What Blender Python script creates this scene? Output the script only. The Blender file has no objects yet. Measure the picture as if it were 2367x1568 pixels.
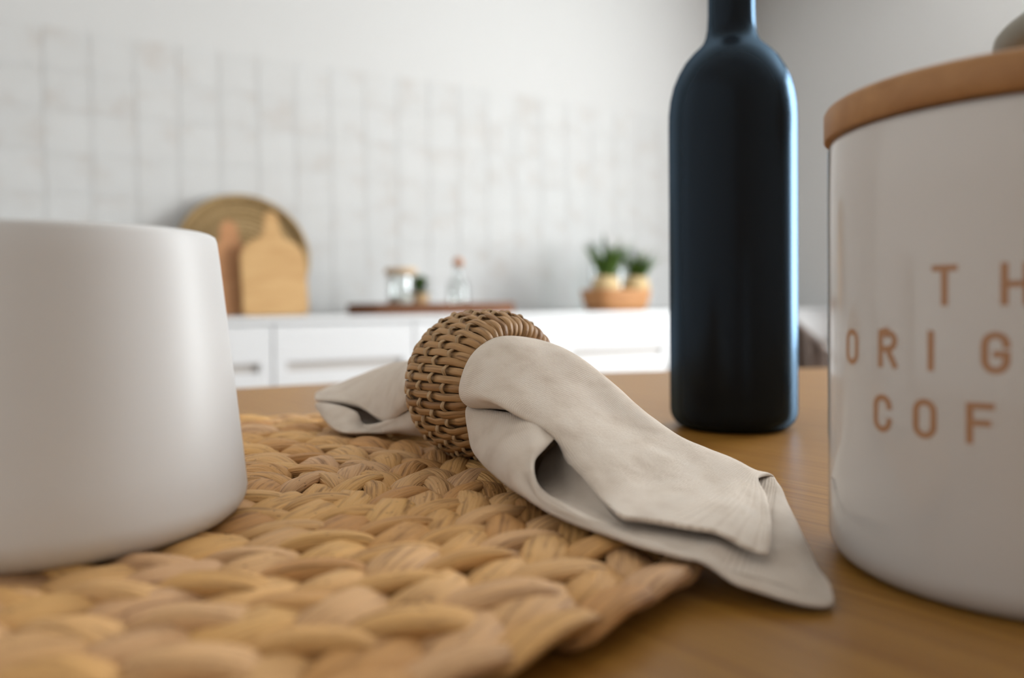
import bpy, bmesh, math, random
from mathutils import Vector, Matrix, noise
PI = math.pi
rnd = random.Random(7)
scene = bpy.context.scene
col = scene.collection

# ------------------------------------------------------------------ camera
TABLE_Z = 0.76                 # table top height
EYE = 0.0733                   # lens above the table top
FPX, IW, IH = 1800.0, 2367.0, 1568.0
PITCH, ROLL, SHY = math.radians(1.2), math.radians(-0.6), -0.0154
cam_data = bpy.data.cameras.new('camera')
cam = bpy.data.objects.new('camera', cam_data)
col.objects.link(cam)
cam_data.sensor_width = 36.0
cam_data.lens = 36.0 * FPX / IW
cam_data.shift_y = SHY
cam_data.clip_start = 0.005
CAM_ROT = Matrix.Rotation(PI / 2 - PITCH, 3, 'X') @ Matrix.Rotation(ROLL, 3, 'Z')
CAM_LOC = Vector((0, 0, TABLE_Z + EYE))
cam.matrix_world = Matrix.Translation(CAM_LOC) @ CAM_ROT.to_4x4()
cam_data.dof.use_dof = True
cam_data.dof.focus_distance = 0.292
cam_data.dof.aperture_fstop = 5.6
scene.camera = cam

def ray(px, py):
    return CAM_ROT @ Vector(((px - IW / 2) / FPX, -(py - SHY * IW - IH / 2) / FPX, -1.0))
def at_y(px, py, y):           # world point on the pixel's ray at distance y in front of the lens
    d = ray(px, py)
    return CAM_LOC + d * (y / d.y)
def to_px(p):
    c = CAM_ROT.transposed() @ (Vector(p) - CAM_LOC)
    return (IW / 2 + FPX * c.x / -c.z, IH / 2 - FPX * c.y / -c.z + SHY * IW)

# ------------------------------------------------------------------ daylight
world = bpy.data.worlds.new('sky')
scene.world = world
world.use_nodes = True
wbg = world.node_tree.nodes['Background']
wbg.inputs['Color'].default_value = (0.95, 0.97, 1.0, 1)
wbg.inputs['Strength'].default_value = 23.2
scene.view_settings.view_transform = 'Standard'
scene.view_settings.look = 'None'
scene.view_settings.exposure = 0.0
scene.view_settings.gamma = 1.0
scene.view_settings.use_curve_mapping = False
scene.cycles.max_bounces = 7
scene.cycles.diffuse_bounces = 3
scene.cycles.sample_clamp_indirect = 8.0
scene.cycles.caustics_reflective = False
scene.cycles.caustics_refractive = False

# room axes: D runs along the back wall to the right, N points at the back wall
ANG = math.radians(29.5)
D = Vector((math.cos(ANG), math.sin(ANG), 0))
N = Vector((-math.sin(ANG), math.cos(ANG), 0))
S_LEFT, S_RIGHT, N_BACK, N_FRONT, CEIL = -1.9, 3.53, 3.276, -2.4, 2.75
N_COUNTER = 2.676
def room(s, n, z=0.0):
    return D * s + N * n + Vector((0, 0, z))
ROOM = Matrix(((D.x, N.x, 0, 0), (D.y, N.y, 0, 0), (0, 0, 1, 0), (0, 0, 0, 1)))
WIN = dict(n0=-0.30, n1=1.74, z0=0.60, z1=2.60)

# sampling portal filling the window opening (guides sky light in, adds none of its own)
pl = bpy.data.lights.new('window_portal', 'AREA')
pl.shape = 'RECTANGLE'
pl.size = WIN['n1'] - WIN['n0']
pl.size_y = WIN['z1'] - WIN['z0']
pl.cycles.is_portal = True
po = bpy.data.objects.new('window_portal', pl)
col.objects.link(po)
po.matrix_world = Matrix.Translation(room(S_RIGHT + 0.16, (WIN['n0'] + WIN['n1']) / 2, (WIN['z0'] + WIN['z1']) / 2)) @ \
    Matrix(((N.x, 0, D.x, 0), (N.y, 0, D.y, 0), (0, 1, 0, 0), (0, 0, 0, 1)))

# ------------------------------------------------------------------ materials
def mat(name, color=(.8, .8, .8), rough=0.6, spec=0.5, coat=0.0):
    m = bpy.data.materials.new(name)
    m.use_nodes = True
    b = m.node_tree.nodes['Principled BSDF']
    b.inputs['Base Color'].default_value = (*color, 1)
    b.inputs['Roughness'].default_value = rough
    b.inputs['Specular IOR Level'].default_value = spec
    b.inputs['Coat Weight'].default_value = coat
    return m, m.node_tree, b
def nd(nt, kind, **kw):
    n = nt.nodes.new(kind)
    for k, v in kw.items():
        if k.startswith('_'):
            n.inputs[k[1:].replace('_', ' ')].default_value = v
        else:
            setattr(n, k, v)
    return n
def ramp(nt, stops):
    r = nt.nodes.new('ShaderNodeValToRGB')
    el = r.color_ramp.elements
    while len(el) < len(stops):
        el.new(0.5)
    for e, (p, c) in zip(el, stops):
        e.position = p
        e.color = (*c, 1)
    return r
def bump(nt, bsdf, src, strength, dist):
    b = nd(nt, 'ShaderNodeBump', _Strength=strength, _Distance=dist)
    nt.links.new(src, b.inputs['Height'])
    nt.links.new(b.outputs['Normal'], bsdf.inputs['Normal'])
    return b
def mapped(nt, coord='Object', scale=(1, 1, 1), rot=(0, 0, 0), rand=False):
    tc = nd(nt, 'ShaderNodeTexCoord')
    mp = nd(nt, 'ShaderNodeMapping')
    mp.inputs['Scale'].default_value = scale
    mp.inputs['Rotation'].default_value = rot
    nt.links.new(tc.outputs[coord], mp.inputs['Vector'])
    if rand:
        oi = nd(nt, 'ShaderNodeObjectInfo')
        ml = nd(nt, 'ShaderNodeMath', operation='MULTIPLY')
        ml.inputs[1].default_value = 37.0
        nt.links.new(oi.outputs['Random'], ml.inputs[0])
        cb = nd(nt, 'ShaderNodeCombineXYZ')
        for k in 'XYZ':
            nt.links.new(ml.outputs[0], cb.inputs[k])
        nt.links.new(cb.outputs[0], mp.inputs['Location'])
    return mp.outputs['Vector']
def plain(name, color, rough=0.6, spec=0.4, grain=0.0, gscale=40.0):
    m, nt, b = mat(name, color, rough, spec)
    if grain:
        v = mapped(nt)
        no = nd(nt, 'ShaderNodeTexNoise', _Scale=gscale, _Detail=3.0)
        nt.links.new(v, no.inputs['Vector'])
        bump(nt, b, no.outputs['Fac'], 0.25, grain)
    return m
def wood(name, dark, light, scale=6.0, stretch=14.0, rough=0.5, rot=0.0, spec=0.35):
    m, nt, b = mat(name, light, rough, spec)
    v0 = mapped(nt, 'Object', (1, 1, 1), (0, 0, rot))
    mp = nd(nt, 'ShaderNodeMapping')
    mp.inputs['Scale'].default_value = (scale, scale * stretch, scale * stretch)
    nt.links.new(v0, mp.inputs['Vector'])
    v = mp.outputs['Vector']
    no = nd(nt, 'ShaderNodeTexNoise', _Scale=1.0, _Detail=5.0, _Roughness=0.6, _Distortion=0.6)
    nt.links.new(v, no.inputs['Vector'])
    r = ramp(nt, [(0.3, dark), (0.72, light)])
    nt.links.new(no.outputs['Fac'], r.inputs['Fac'])
    nt.links.new(r.outputs['Color'], b.inputs['Base Color'])
    bump(nt, b, no.outputs['Fac'], 0.12, 0.0006)
    return m
def fibre(name, tones, lines=26.0, rough=0.62, depth=0.0004, spots=False, attr=True):
    """plant fibre: streaks along U, tone from the piece itself"""
    m, nt, b = mat(name, tones[1], rough, 0.3)
    L = nt.links.new
    uv = nd(nt, 'ShaderNodeUVMap')
    mp = nd(nt, 'ShaderNodeMapping')
    mp.inputs['Scale'].default_value = (1.6, lines, 1)
    L(uv.outputs[0], mp.inputs['Vector'])
    oi = nd(nt, 'ShaderNodeObjectInfo')
    ml = nd(nt, 'ShaderNodeMath', operation='MULTIPLY')
    ml.inputs[1].default_value = 53.0
    L(oi.outputs['Random'], ml.inputs[0])
    cb = nd(nt, 'ShaderNodeCombineXYZ')
    L(ml.outputs[0], cb.inputs['X']); L(ml.outputs[0], cb.inputs['Z'])
    L(cb.outputs[0], mp.inputs['Location'])
    no = nd(nt, 'ShaderNodeTexNoise', _Scale=1.0, _Detail=3.0, _Roughness=0.55)
    L(mp.outputs[0], no.inputs['Vector'])
    at = nd(nt, 'ShaderNodeAttribute', attribute_name='tone')
    sm = nd(nt, 'ShaderNodeMath', operation='ADD')
    L(oi.outputs['Random'], sm.inputs[0]); L(at.outputs['Fac'], sm.inputs[1])
    fr = nd(nt, 'ShaderNodeMath', operation='FRACT')
    L(sm.outputs[0], fr.inputs[0])
    r = ramp(nt, [(0.0, tones[0]), (0.45, tones[1]), (1.0, tones[2])])
    L(fr.outputs[0], r.inputs['Fac'])
    r2 = ramp(nt, [(0.30, (0.30, 0.24, 0.19)), (0.46, (0.92, 0.92, 0.92)), (0.8, (1.12, 1.1, 1.05))])
    L(no.outputs['Fac'], r2.inputs['Fac'])
    mx = nd(nt, 'ShaderNodeMix', data_type='RGBA', blend_type='MULTIPLY')
    mx.inputs['Factor'].default_value = 0.75
    L(r.outputs['Color'], mx.inputs[6]); L(r2.outputs['Color'], mx.inputs[7])
    out = mx.outputs[2]
    if spots:                                   # small dark flecks of the dried leaf
        mp2 = nd(nt, 'ShaderNodeMapping')
        mp2.inputs['Scale'].default_value = (9, 7, 1)
        L(uv.outputs[0], mp2.inputs['Vector']); L(cb.outputs[0], mp2.inputs['Location'])
        vo = nd(nt, 'ShaderNodeTexNoise', _Scale=1.4, _Detail=2.0)
        L(mp2.outputs[0], vo.inputs['Vector'])
        rs = ramp(nt, [(0.24, (0.25, 0.22, 0.2)), (0.34, (1, 1, 1))])
        L(vo.outputs['Fac'], rs.inputs['Fac'])
        m2 = nd(nt, 'ShaderNodeMix', data_type='RGBA', blend_type='MULTIPLY')
        m2.inputs['Factor'].default_value = 0.7
        L(out, m2.inputs[6]); L(rs.outputs['Color'], m2.inputs[7])
        out = m2.outputs[2]
    L(out, b.inputs['Base Color'])
    bump(nt, b, no.outputs['Fac'], 0.8, depth)
    return m

M = {}
M['paint'] = plain('wall_paint', (0.555, 0.548, 0.54), 0.85, 0.2, 0.002, 30)
M['darkpaint'] = plain('greige_paint', (0.54, 0.49, 0.44), 0.85, 0.2, 0.002, 30)
M['ceiling'] = plain('ceiling_paint', (0.92, 0.915, 0.90), 0.9, 0.1, 0.001, 30)
M['frame'] = plain('white_frame', (0.82, 0.82, 0.81), 0.4, 0.4, 0.0005, 20)
M['cabinet'] = plain('white_lacquer', (0.68, 0.687, 0.705), 0.35, 0.4, 0.0002, 15)
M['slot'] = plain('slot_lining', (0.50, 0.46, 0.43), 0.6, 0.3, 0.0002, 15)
M['worktop'] = plain('white_worktop', (0.70, 0.707, 0.72), 0.35, 0.4, 0.0002, 15)
M['floor'] = wood('floor_boards', (0.20, 0.125, 0.07), (0.30, 0.20, 0.12), 1.2, 10, 0.5)
M['oak'] = wood('oak_table', (0.23, 0.093, 0.012), (0.38, 0.19, 0.036), 4.5, 60, 0.36, math.radians(52), 0.5)
M['bamboo'] = wood('bamboo_lid', (0.30, 0.14, 0.05), (0.40, 0.205, 0.08), 14, 8, 0.5)
M['walnut'] = wood('walnut', (0.11, 0.045, 0.022), (0.19, 0.085, 0.045), 4, 10, 0.7, 0.0, 0.12)
M['beech'] = wood('beech_board', (0.42, 0.235, 0.09), (0.56, 0.35, 0.155), 4, 8, 0.55)
M['acacia'] = wood('acacia_board', (0.36, 0.16, 0.065), (0.48, 0.24, 0.11), 4, 8, 0.55)
M['bowlwood'] = wood('bowl_wood', (0.32, 0.14, 0.05), (0.46, 0.22, 0.085), 5, 6, 0.7)
M['lidwood'] = wood('jar_lid_wood', (0.44, 0.29, 0.16), (0.56, 0.40, 0.24), 8, 6, 0.55)
M['cork'] = plain('cork_ball', (0.42, 0.18, 0.08), 0.8, 0.2, 0.0008, 200)
M['potclay'] = plain('kraft_pot', (0.56, 0.41, 0.22), 0.8, 0.2, 0.001, 60)
M['smallpot'] = plain('terracotta_pot', (0.60, 0.40, 0.22), 0.8, 0.2, 0.001, 60)
M['leaf'] = plain('green_leaf', (0.075, 0.15, 0.025), 0.55, 0.3, 0.0005, 80)
M['leaf2'] = plain('fresh_leaf', (0.16, 0.27, 0.05), 0.55, 0.3, 0.0005, 80)
M['soil'] = plain('potting_soil', (0.06, 0.045, 0.03), 0.95, 0.1, 0.002, 120)
M['sugar'] = plain('pale_grains', (0.80, 0.76, 0.70), 0.9, 0.1, 0.001, 200)
M['taupe'] = wood('taupe_chair_wood', (0.20, 0.155, 0.135), (0.26, 0.205, 0.18), 5, 8, 0.6)
M['throw'] = plain('taupe_wool', (0.27, 0.215, 0.19), 0.95, 0.1, 0.002, 250)
M['knob'] = plain('grey_knob', (0.27, 0.245, 0.20), 0.6, 0.3, 0.0003, 80)
M['copper'] = plain('copper_print', (0.36, 0.175, 0.08), 0.42, 0.5, 0.0001, 200)

# matt black glass
M['bottle'], nt, b = mat('matt_black_glass', (0.010, 0.0095, 0.0095), 0.6, 0.0)
gl = nd(nt, 'ShaderNodeBsdfGlossy')                     # satin gloss; blue of the reflected sky is put into its colour
gl.inputs['Color'].default_value = (0.45, 0.71, 1.0, 1)
gl.inputs['Roughness'].default_value = 0.23
lw = nd(nt, 'ShaderNodeLayerWeight', _Blend=0.5)
rr_ = ramp(nt, [(0.0, (0.010,) * 3), (0.25, (0.018,) * 3), (0.42, (0.045,) * 3), (0.60, (0.11,) * 3), (1.0, (0.08,) * 3)])
nt.links.new(lw.outputs['Facing'], rr_.inputs['Fac'])
ms = nd(nt, 'ShaderNodeMixShader')
nt.links.new(rr_.outputs['Color'], ms.inputs[0])
nt.links.new(b.outputs[0], ms.inputs[1]); nt.links.new(gl.outputs[0], ms.inputs[2])
nt.links.new(ms.outputs[0], nt.nodes['Material Output'].inputs['Surface'])
# satin white stoneware
M['mug'], nt, b = mat('satin_white_ceramic', (0.66, 0.65, 0.648), 0.42, 0.3)
no = nd(nt, 'ShaderNodeTexNoise', _Scale=35.0, _Detail=2.0)
nt.links.new(mapped(nt), no.inputs['Vector'])
bump(nt, b, no.outputs['Fac'], 0.03, 0.0006)
# glossy glazed canister
M['glaze'], nt, b = mat('glossy_white_glaze', (0.54, 0.50, 0.47), 0.09, 0.5)
no = nd(nt, 'ShaderNodeTexNoise', _Scale=22.0, _Detail=1.0)
nt.links.new(mapped(nt), no.inputs['Vector'])
bump(nt, b, no.outputs['Fac'], 0.04, 0.0008)
# glazed wall tile: off white with faint warm clouds, tone differs from tile to tile
M['tile'], nt, b = mat('handmade_tile', (0.80, 0.79, 0.77), 0.7, 0.15)
v = mapped(nt, 'Object', (9, 9, 9), rand=True)
no = nd(nt, 'ShaderNodeTexNoise', _Scale=1.0, _Detail=2.0)
nt.links.new(v, no.inputs['Vector'])
r = ramp(nt, [(0.26, (0.50, 0.475, 0.455)), (0.46, (0.535, 0.528, 0.52)), (0.8, (0.548, 0.545, 0.54))])
nt.links.new(no.outputs['Fac'], r.inputs['Fac'])
oi = nd(nt, 'ShaderNodeObjectInfo')
hs = nd(nt, 'ShaderNodeHueSaturation')
mr = nd(nt, 'ShaderNodeMapRange')
mr.inputs['To Min'].default_value = 0.985; mr.inputs['To Max'].default_value = 1.015
nt.links.new(oi.outputs['Random'], mr.inputs['Value'])
nt.links.new(mr.outputs[0], hs.inputs['Value'])
nt.links.new(r.outputs['Color'], hs.inputs['Color'])
nt.links.new(hs.outputs['Color'], b.inputs['Base Color'])
bump(nt, b, no.outputs['Fac'], 0.12, 0.002)
# thin clear glass that lets light through
def glass(name, tint, refl=0.06):
    m = bpy.data.materials.new(name)
    m.use_nodes = True
    nt = m.node_tree
    nt.nodes.clear()
    o = nd(nt, 'ShaderNodeOutputMaterial')
    t = nd(nt, 'ShaderNodeBsdfTransparent'); t.inputs['Color'].default_value = (*tint, 1)
    g = nd(nt, 'ShaderNodeBsdfGlossy'); g.inputs['Roughness'].default_value = 0.04
    f = nd(nt, 'ShaderNodeLayerWeight', _Blend=refl)
    mx = nd(nt, 'ShaderNodeMixShader')
    nt.links.new(f.outputs['Facing'], mx.inputs[0]); nt.links.new(t.outputs[0], mx.inputs[1])
    nt.links.new(g.outputs[0], mx.inputs[2]); nt.links.new(mx.outputs[0], o.inputs['Surface'])
    return m
M['pane'] = glass('window_glass', (0.97, 0.985, 0.98))
M['jarglass'] = glass('jar_glass', (0.965, 0.98, 0.975), 0.22)
# linen: woven threads in UV metres
M['linen'], nt, b = mat('linen', (0.60, 0.535, 0.475), 0.92, 0.12)
L = nt.links.new
uv = nd(nt, 'ShaderNodeUVMap')
def wave(axis, scale, dist):
    w = nd(nt, 'ShaderNodeTexWave', wave_type='BANDS', bands_direction=axis)
    w.inputs['Scale'].default_value = scale
    w.inputs['Distortion'].default_value = dist
    w.inputs['Detail'].default_value = 1.0
    w.inputs['Detail Scale'].default_value = 0.35
    L(uv.outputs[0], w.inputs['Vector'])
    return w
w1, w2 = wave('X', 500.0, 0.8), wave('Y', 460.0, 0.8)
ad = nd(nt, 'ShaderNodeMath', operation='MULTIPLY')
L(w1.outputs['Fac'], ad.inputs[0]); L(w2.outputs['Fac'], ad.inputs[1])
no = nd(nt, 'ShaderNodeTexNoise', _Scale=120.0, _Detail=4.0)
oc = nd(nt, 'ShaderNodeTexCoord')
L(oc.outputs['Object'], no.inputs['Vector'])
no2 = nd(nt, 'ShaderNodeTexNoise', _Scale=900.0, _Detail=2.0)
L(oc.outputs['Object'], no2.inputs['Vector'])
r = ramp(nt, [(0.25, (0.76, 0.635, 0.52)), (0.5, (0.87, 0.75, 0.635)), (0.78, (0.90, 0.795, 0.69))])
L(no.outputs['Fac'], r.inputs['Fac'])
r2 = ramp(nt, [(0.0, (0.70, 0.66, 0.62)), (0.30, (1.0, 1.0, 1.0))])
L(ad.outputs[0], r2.inputs['Fac'])
mx = nd(nt, 'ShaderNodeMix', data_type='RGBA', blend_type='MULTIPLY')
mx.inputs['Factor'].default_value = 0.8
L(r.outputs['Color'], mx.inputs[6]); L(r2.outputs['Color'], mx.inputs[7])
L(mx.outputs[2], b.inputs['Base Color'])
a2 = nd(nt, 'ShaderNodeMath', operation='ADD')
L(ad.outputs[0], a2.inputs[0]); L(no2.outputs['Fac'], a2.inputs[1])
bump(nt, b, a2.outputs[0], 0.6, 0.0003)
tl = nd(nt, 'ShaderNodeBsdfTranslucent')
L(mx.outputs[2], tl.inputs['Color'])
ms = nd(nt, 'ShaderNodeMixShader')
ms.inputs[0].default_value = 0.10
L(b.outputs[0], ms.inputs[1]); L(tl.outputs[0], ms.inputs[2])
L(ms.outputs[0], nt.nodes['Material Output'].inputs['Surface'])
b.inputs['Sheen Weight'].default_value = 0.25
b.inputs['Sheen Roughness'].default_value = 0.5

M['hyacinth'] = fibre('dried_hyacinth', [(0.55, 0.275, 0.098), (0.71, 0.405, 0.15), (0.65, 0.385, 0.205)], 12.0, 0.6, 0.0016, spots=True)
M['rattan'] = fibre('rattan_strip', [(0.29, 0.145, 0.055), (0.40, 0.22, 0.09), (0.46, 0.27, 0.125)], 5.0, 0.5, 0.0004)
M['cane'] = fibre('rattan_core', [(0.42, 0.27, 0.14), (0.48, 0.32, 0.175), (0.52, 0.36, 0.21)], 4.0, 0.5, 0.0003)
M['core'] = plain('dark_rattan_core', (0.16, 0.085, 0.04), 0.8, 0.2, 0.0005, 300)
M['seagrass'] = fibre('seagrass_coil', [(0.27, 0.175, 0.075), (0.34, 0.225, 0.10), (0.38, 0.26, 0.13)], 40.0, 0.7, 0.001)

# ------------------------------------------------------------------ helpers
def link(name, me, m=None, parent=None, smooth=True, mtx=None):
    o = bpy.data.objects.new(name, me)
    col.objects.link(o)
    if m is not None and not me.materials:
        me.materials.append(m)
    if smooth:
        me.shade_smooth()
    if parent is not None:
        o.parent = parent
    if mtx is not None:
        o.matrix_local = mtx
    return o
def from_bm(bm, name):
    bmesh.ops.recalc_face_normals(bm, faces=bm.faces)
    me = bpy.data.meshes.new(name)
    bm.to_mesh(me)
    bm.free()
    return me
def tag(o, label, cat, group=None):
    o['label'] = label
    o['category'] = cat
    if group:
        o['group'] = group
    return o
def thing(name, label, cat, mtx, group=None):
    e = bpy.data.objects.new(name, None)
    e.empty_display_size = 0.05
    col.objects.link(e)
    e.matrix_world = mtx
    return tag(e, label, cat, group)
def box(bm, x0, x1, y0, y1, z0, z1):
    v = [bm.verts.new((x, y, z)) for x in (x0, x1) for y in (y0, y1) for z in (z0, z1)]
    for f in ((0, 1, 3, 2), (4, 6, 7, 5), (0, 4, 5, 1), (2, 3, 7, 6), (0, 2, 6, 4), (1, 5, 7, 3)):
        bm.faces.new([v[i] for i in f])
def boxes(name, rects, m, parent=None, bevel=0.0, mtx=None):
    bm = bmesh.new()
    for r_ in rects:
        box(bm, *r_)
    if bevel:
        bmesh.ops.bevel(bm, geom=list(bm.edges), offset=bevel, segments=2, affect='EDGES', profile=0.6)
    return link(name, from_bm(bm, name), m, parent, False, mtx)
def lathe(name, prof, m, parent=None, seg=64, mtx=None, smooth=True, closed=False):
    bm = bmesh.new()
    rings = []
    for r_, z in prof:
        if r_ < 1e-6:
            rings.append([bm.verts.new((0, 0, z))])
        else:
            rings.append([bm.verts.new((r_ * math.cos(2 * PI * i / seg), r_ * math.sin(2 * PI * i / seg), z)) for i in range(seg)])
    pairs = list(zip(rings, rings[1:])) + ([(rings[-1], rings[0])] if closed else [])
    for a, c in pairs:
        for i in range(seg):
            j = (i + 1) % seg
            if len(a) == 1 and len(c) > 1:
                bm.faces.new((a[0], c[i], c[j]))
            elif len(c) == 1 and len(a) > 1:
                bm.faces.new((a[i], a[j], c[0]))
            elif len(a) > 1:
                bm.faces.new((a[i], a[j], c[j], c[i]))
    return link(name, from_bm(bm, name), m, parent, smooth, mtx)
def arc(cx, cz, r_, a0, a1, n=8):
    return [(cx + r_ * math.cos(math.radians(a0 + (a1 - a0) * i / n)), cz + r_ * math.sin(math.radians(a0 + (a1 - a0) * i / n))) for i in range(n + 1)]
def tube(bm, pts, rad, seg=10, caps=True):
    n = len(pts)
    pts = [Vector(p) for p in pts]
    rads = rad if isinstance(rad, (list, tuple)) else [rad] * n
    rings = []
    up = None
    for i, p in enumerate(pts):
        t = (pts[min(i + 1, n - 1)] - pts[max(i - 1, 0)]).normalized()
        if up is None:
            up = Vector((0, 0, 1)) if abs(t.z) < 0.9 else Vector((1, 0, 0))
        s = t.cross(up).normalized()
        up = s.cross(t).normalized()
        rings.append([bm.verts.new(p + (s * math.cos(2 * PI * k / seg) + up * math.sin(2 * PI * k / seg)) * rads[i]) for k in range(seg)])
    for a, c in zip(rings, rings[1:]):
        for k in range(seg):
            bm.faces.new((a[k], a[(k + 1) % seg], c[(k + 1) % seg], c[k]))
    if caps:
        bm.faces.new(rings[0]); bm.faces.new(rings[-1])
def tube_obj(name, pts, rad, m, parent=None, seg=10):
    bm = bmesh.new()
    tube(bm, pts, rad, seg)
    return link(name, from_bm(bm, name), m, parent)
def extrude_outline(name, pts, thick, m, parent=None, bevel=0.002, mtx=None):
    """flat outline in the local XZ plane, given thickness along Y"""
    bm = bmesh.new()
    a = [bm.verts.new((x, 0, z)) for x, z in pts]
    f = bm.faces.new(a)
    g = bmesh.ops.extrude_face_region(bm, geom=[f])
    for e in g['geom']:
        if isinstance(e, bmesh.types.BMVert):
            e.co.y += thick
    if bevel:
        rim = [e for e in bm.edges if abs(e.verts[0].co.y - e.verts[1].co.y) < 1e-7]
        bmesh.ops.bevel(bm, geom=rim, offset=bevel, segments=2, affect='EDGES')
    return link(name, from_bm(bm, name), m, parent, False, mtx)
def catmull(P, t):
    n = len(P)
    i = min(int(t), n - 2)
    f = t - i
    p1, p2 = P[i], P[i + 1]
    p0 = P[i - 1] if i > 0 else p1 * 2 - p2
    p3 = P[i + 2] if i + 2 < n else p2 * 2 - p1
    return 0.5 * ((2 * p1) + (p2 - p0) * f + (2 * p0 - 5 * p1 + 4 * p2 - p3) * f * f + (3 * p1 - p0 - 3 * p2 + p3) * f ** 3)
def T(x, y, z=0.0, rz=0.0):
    return Matrix.Translation((x, y, z)) @ Matrix.Rotation(rz, 4, 'Z')

# ------------------------------------------------------------------ the room
def struct(name, rects, m):
    o = boxes(name, rects, m)
    o.matrix_world = ROOM
    o['kind'] = 'structure'
    return o
struct('floor', [(S_LEFT - .15, S_RIGHT + .2, N_FRONT - .15, N_BACK + .15, -0.1, 0)], M['floor'])
struct('ceiling', [(S_LEFT - .15, S_RIGHT + .2, N_FRONT - .15, N_BACK + .15, CEIL, CEIL + .1)], M['ceiling'])
wall_back = struct('wall_back', [(S_LEFT, S_RIGHT, N_BACK, N_BACK + .15, 0, CEIL)], M['paint'])
struct('wall_left', [(S_LEFT - .15, S_LEFT, N_FRONT, N_BACK + .15, 0, CEIL)], M['ceiling'])
struct('wall_front', [(S_LEFT - .15, S_RIGHT, N_FRONT - .15, N_FRONT, 0, CEIL)], M['darkpaint'])
w = WIN
struct('wall_right', [(S_RIGHT, S_RIGHT + .2, N_FRONT - .15, w['n0'], 0, CEIL), (S_RIGHT, S_RIGHT + .2, w['n1'], N_BACK + .15, 0, CEIL),
                      (S_RIGHT, S_RIGHT + .2, w['n0'], w['n1'], 0, w['z0']), (S_RIGHT, S_RIGHT + .2, w['n0'], w['n1'], w['z1'], CEIL)], M['paint'])
win = struct('window_1', [(S_RIGHT + .08, S_RIGHT + .14, w['n0'], w['n0'] + .06, w['z0'], w['z1']), (S_RIGHT + .08, S_RIGHT + .14, w['n1'] - .06, w['n1'], w['z0'], w['z1']),
                          (S_RIGHT + .08, S_RIGHT + .14, w['n0'], w['n1'], w['z0'], w['z0'] + .06), (S_RIGHT + .08, S_RIGHT + .14, w['n0'], w['n1'], w['z1'] - .06, w['z1'])], M['frame'])
nm = (w['n0'] + w['n1']) / 2
boxes('mullion', [(S_RIGHT + .085, S_RIGHT + .135, nm - .025, nm + .025, w['z0'] + .06, w['z1'] - .06)], M['frame'], win)
for a, c in ((w['n0'] + .06, nm - .025), (nm + .025, w['n1'] - .06)):
    boxes('pane', [(S_RIGHT + .108, S_RIGHT + .112, a, c, w['z0'] + .06, w['z1'] - .06)], M['pane'], win)
boxes('window_sill', [(S_RIGHT - .03, S_RIGHT + .08, w['n0'] - .03, w['n1'] + .03, w['z0'] - .03, w['z0'])], M['frame'], win)
for nme, rc in (('baseboard_back', (S_LEFT, S_RIGHT, N_BACK - .012, N_BACK, 0, .08)), ('baseboard_left', (S_LEFT, S_LEFT + .012, N_FRONT, N_BACK - .012, 0, .08)),
                ('baseboard_right', (S_RIGHT - .012, S_RIGHT, N_FRONT, N_COUNTER - .02, 0, .08)), ('baseboard_front', (S_LEFT + .012, S_RIGHT - .012, N_FRONT, N_FRONT + .012, 0, .08))):
    struct(nme, [rc], M['frame'])

# wall tiles above the worktop, each its own piece
WORKTOP = 0.808
TS, GAP = 0.15, 0.0024
tile_meshes = []
for k in range(5):
    bm = bmesh.new()
    box(bm, -TS / 2 + GAP / 2, TS / 2 - GAP / 2, -0.0025, 0, -TS / 2 + GAP / 2, TS / 2 - GAP / 2)
    for v_ in bm.verts:
        if v_.co.y < -0.001:
            v_.co.y += rnd.uniform(-0.0003, 0.0003)
            v_.co.x *= 0.99; v_.co.z *= 0.99
    me = from_bm(bm, 'tile')
    me.materials.append(M['tile'])
    tile_meshes.append(me)
s = S_RIGHT - TS / 2 - 0.002
while s > S_LEFT + TS / 2:
    for rr in range(7):
        o = link('tile', rnd.choice(tile_meshes), None, wall_back, False,
                 Matrix.Translation((s, N_BACK, WORKTOP + 0.004 + TS * (rr + .5))) @ Matrix.Rotation(rnd.choice((0, PI)), 4, 'Y') @ Matrix.Rotation(rnd.uniform(-.002, .002), 4, 'Z'))
    s -= TS

# ------------------------------------------------------------------ base cabinets and worktop along the back wall
UNITS = [(-1.24, -0.62), (-0.62, -0.01), (-0.01, 0.59), (0.59, 1.10), (1.10, 1.75), (1.75, 2.33), (2.33, 2.93), (2.93, 3.525)]
NAMES = ['at the far end of the white run', 'next to the end cabinet', 'beneath the leaning chopping boards', 'beneath the end of the dark tray',
         'beneath the middle of the dark tray', 'beneath the wooden bowl', 'behind the black bottle', 'in the corner by the window wall']
NAMES[0] = 'at the end of the run farthest from the window'
for (s0, s1), where in zip(UNITS, NAMES):
    c = (s0 + s1) / 2
    hw = (s1 - s0) / 2
    t = thing('base_cabinet', 'white base cabinet with slot handles ' + where, 'cabinet', ROOM @ T(c, N_COUNTER, 0), 'white base cabinets')
    boxes('body', [(-hw + .001, hw - .001, .022, .58, .09, .785)], M['cabinet'], t)
    boxes('plinth', [(-hw + .001, hw - .001, .06, .56, 0, .09)], M['cabinet'], t)
    g = 0.003
    for z0, z1, zs in ((.455, .780, .637), (.095, .449, .40)):
        sl, sh = hw - .045, .0155
        d = boxes('drawer_front', [(-hw + g, hw - g, 0, .02, z0, zs - sh), (-hw + g, hw - g, 0, .02, zs + sh, z1),
                                   (-hw + g, -sl, 0, .02, zs - sh, zs + sh), (sl, hw - g, 0, .02, zs - sh, zs + sh)], M['cabinet'], t)
        boxes('handle_slot', [(-sl, sl, .016, .0215, zs - sh, zs + sh)], M['slot'], d)
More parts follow.
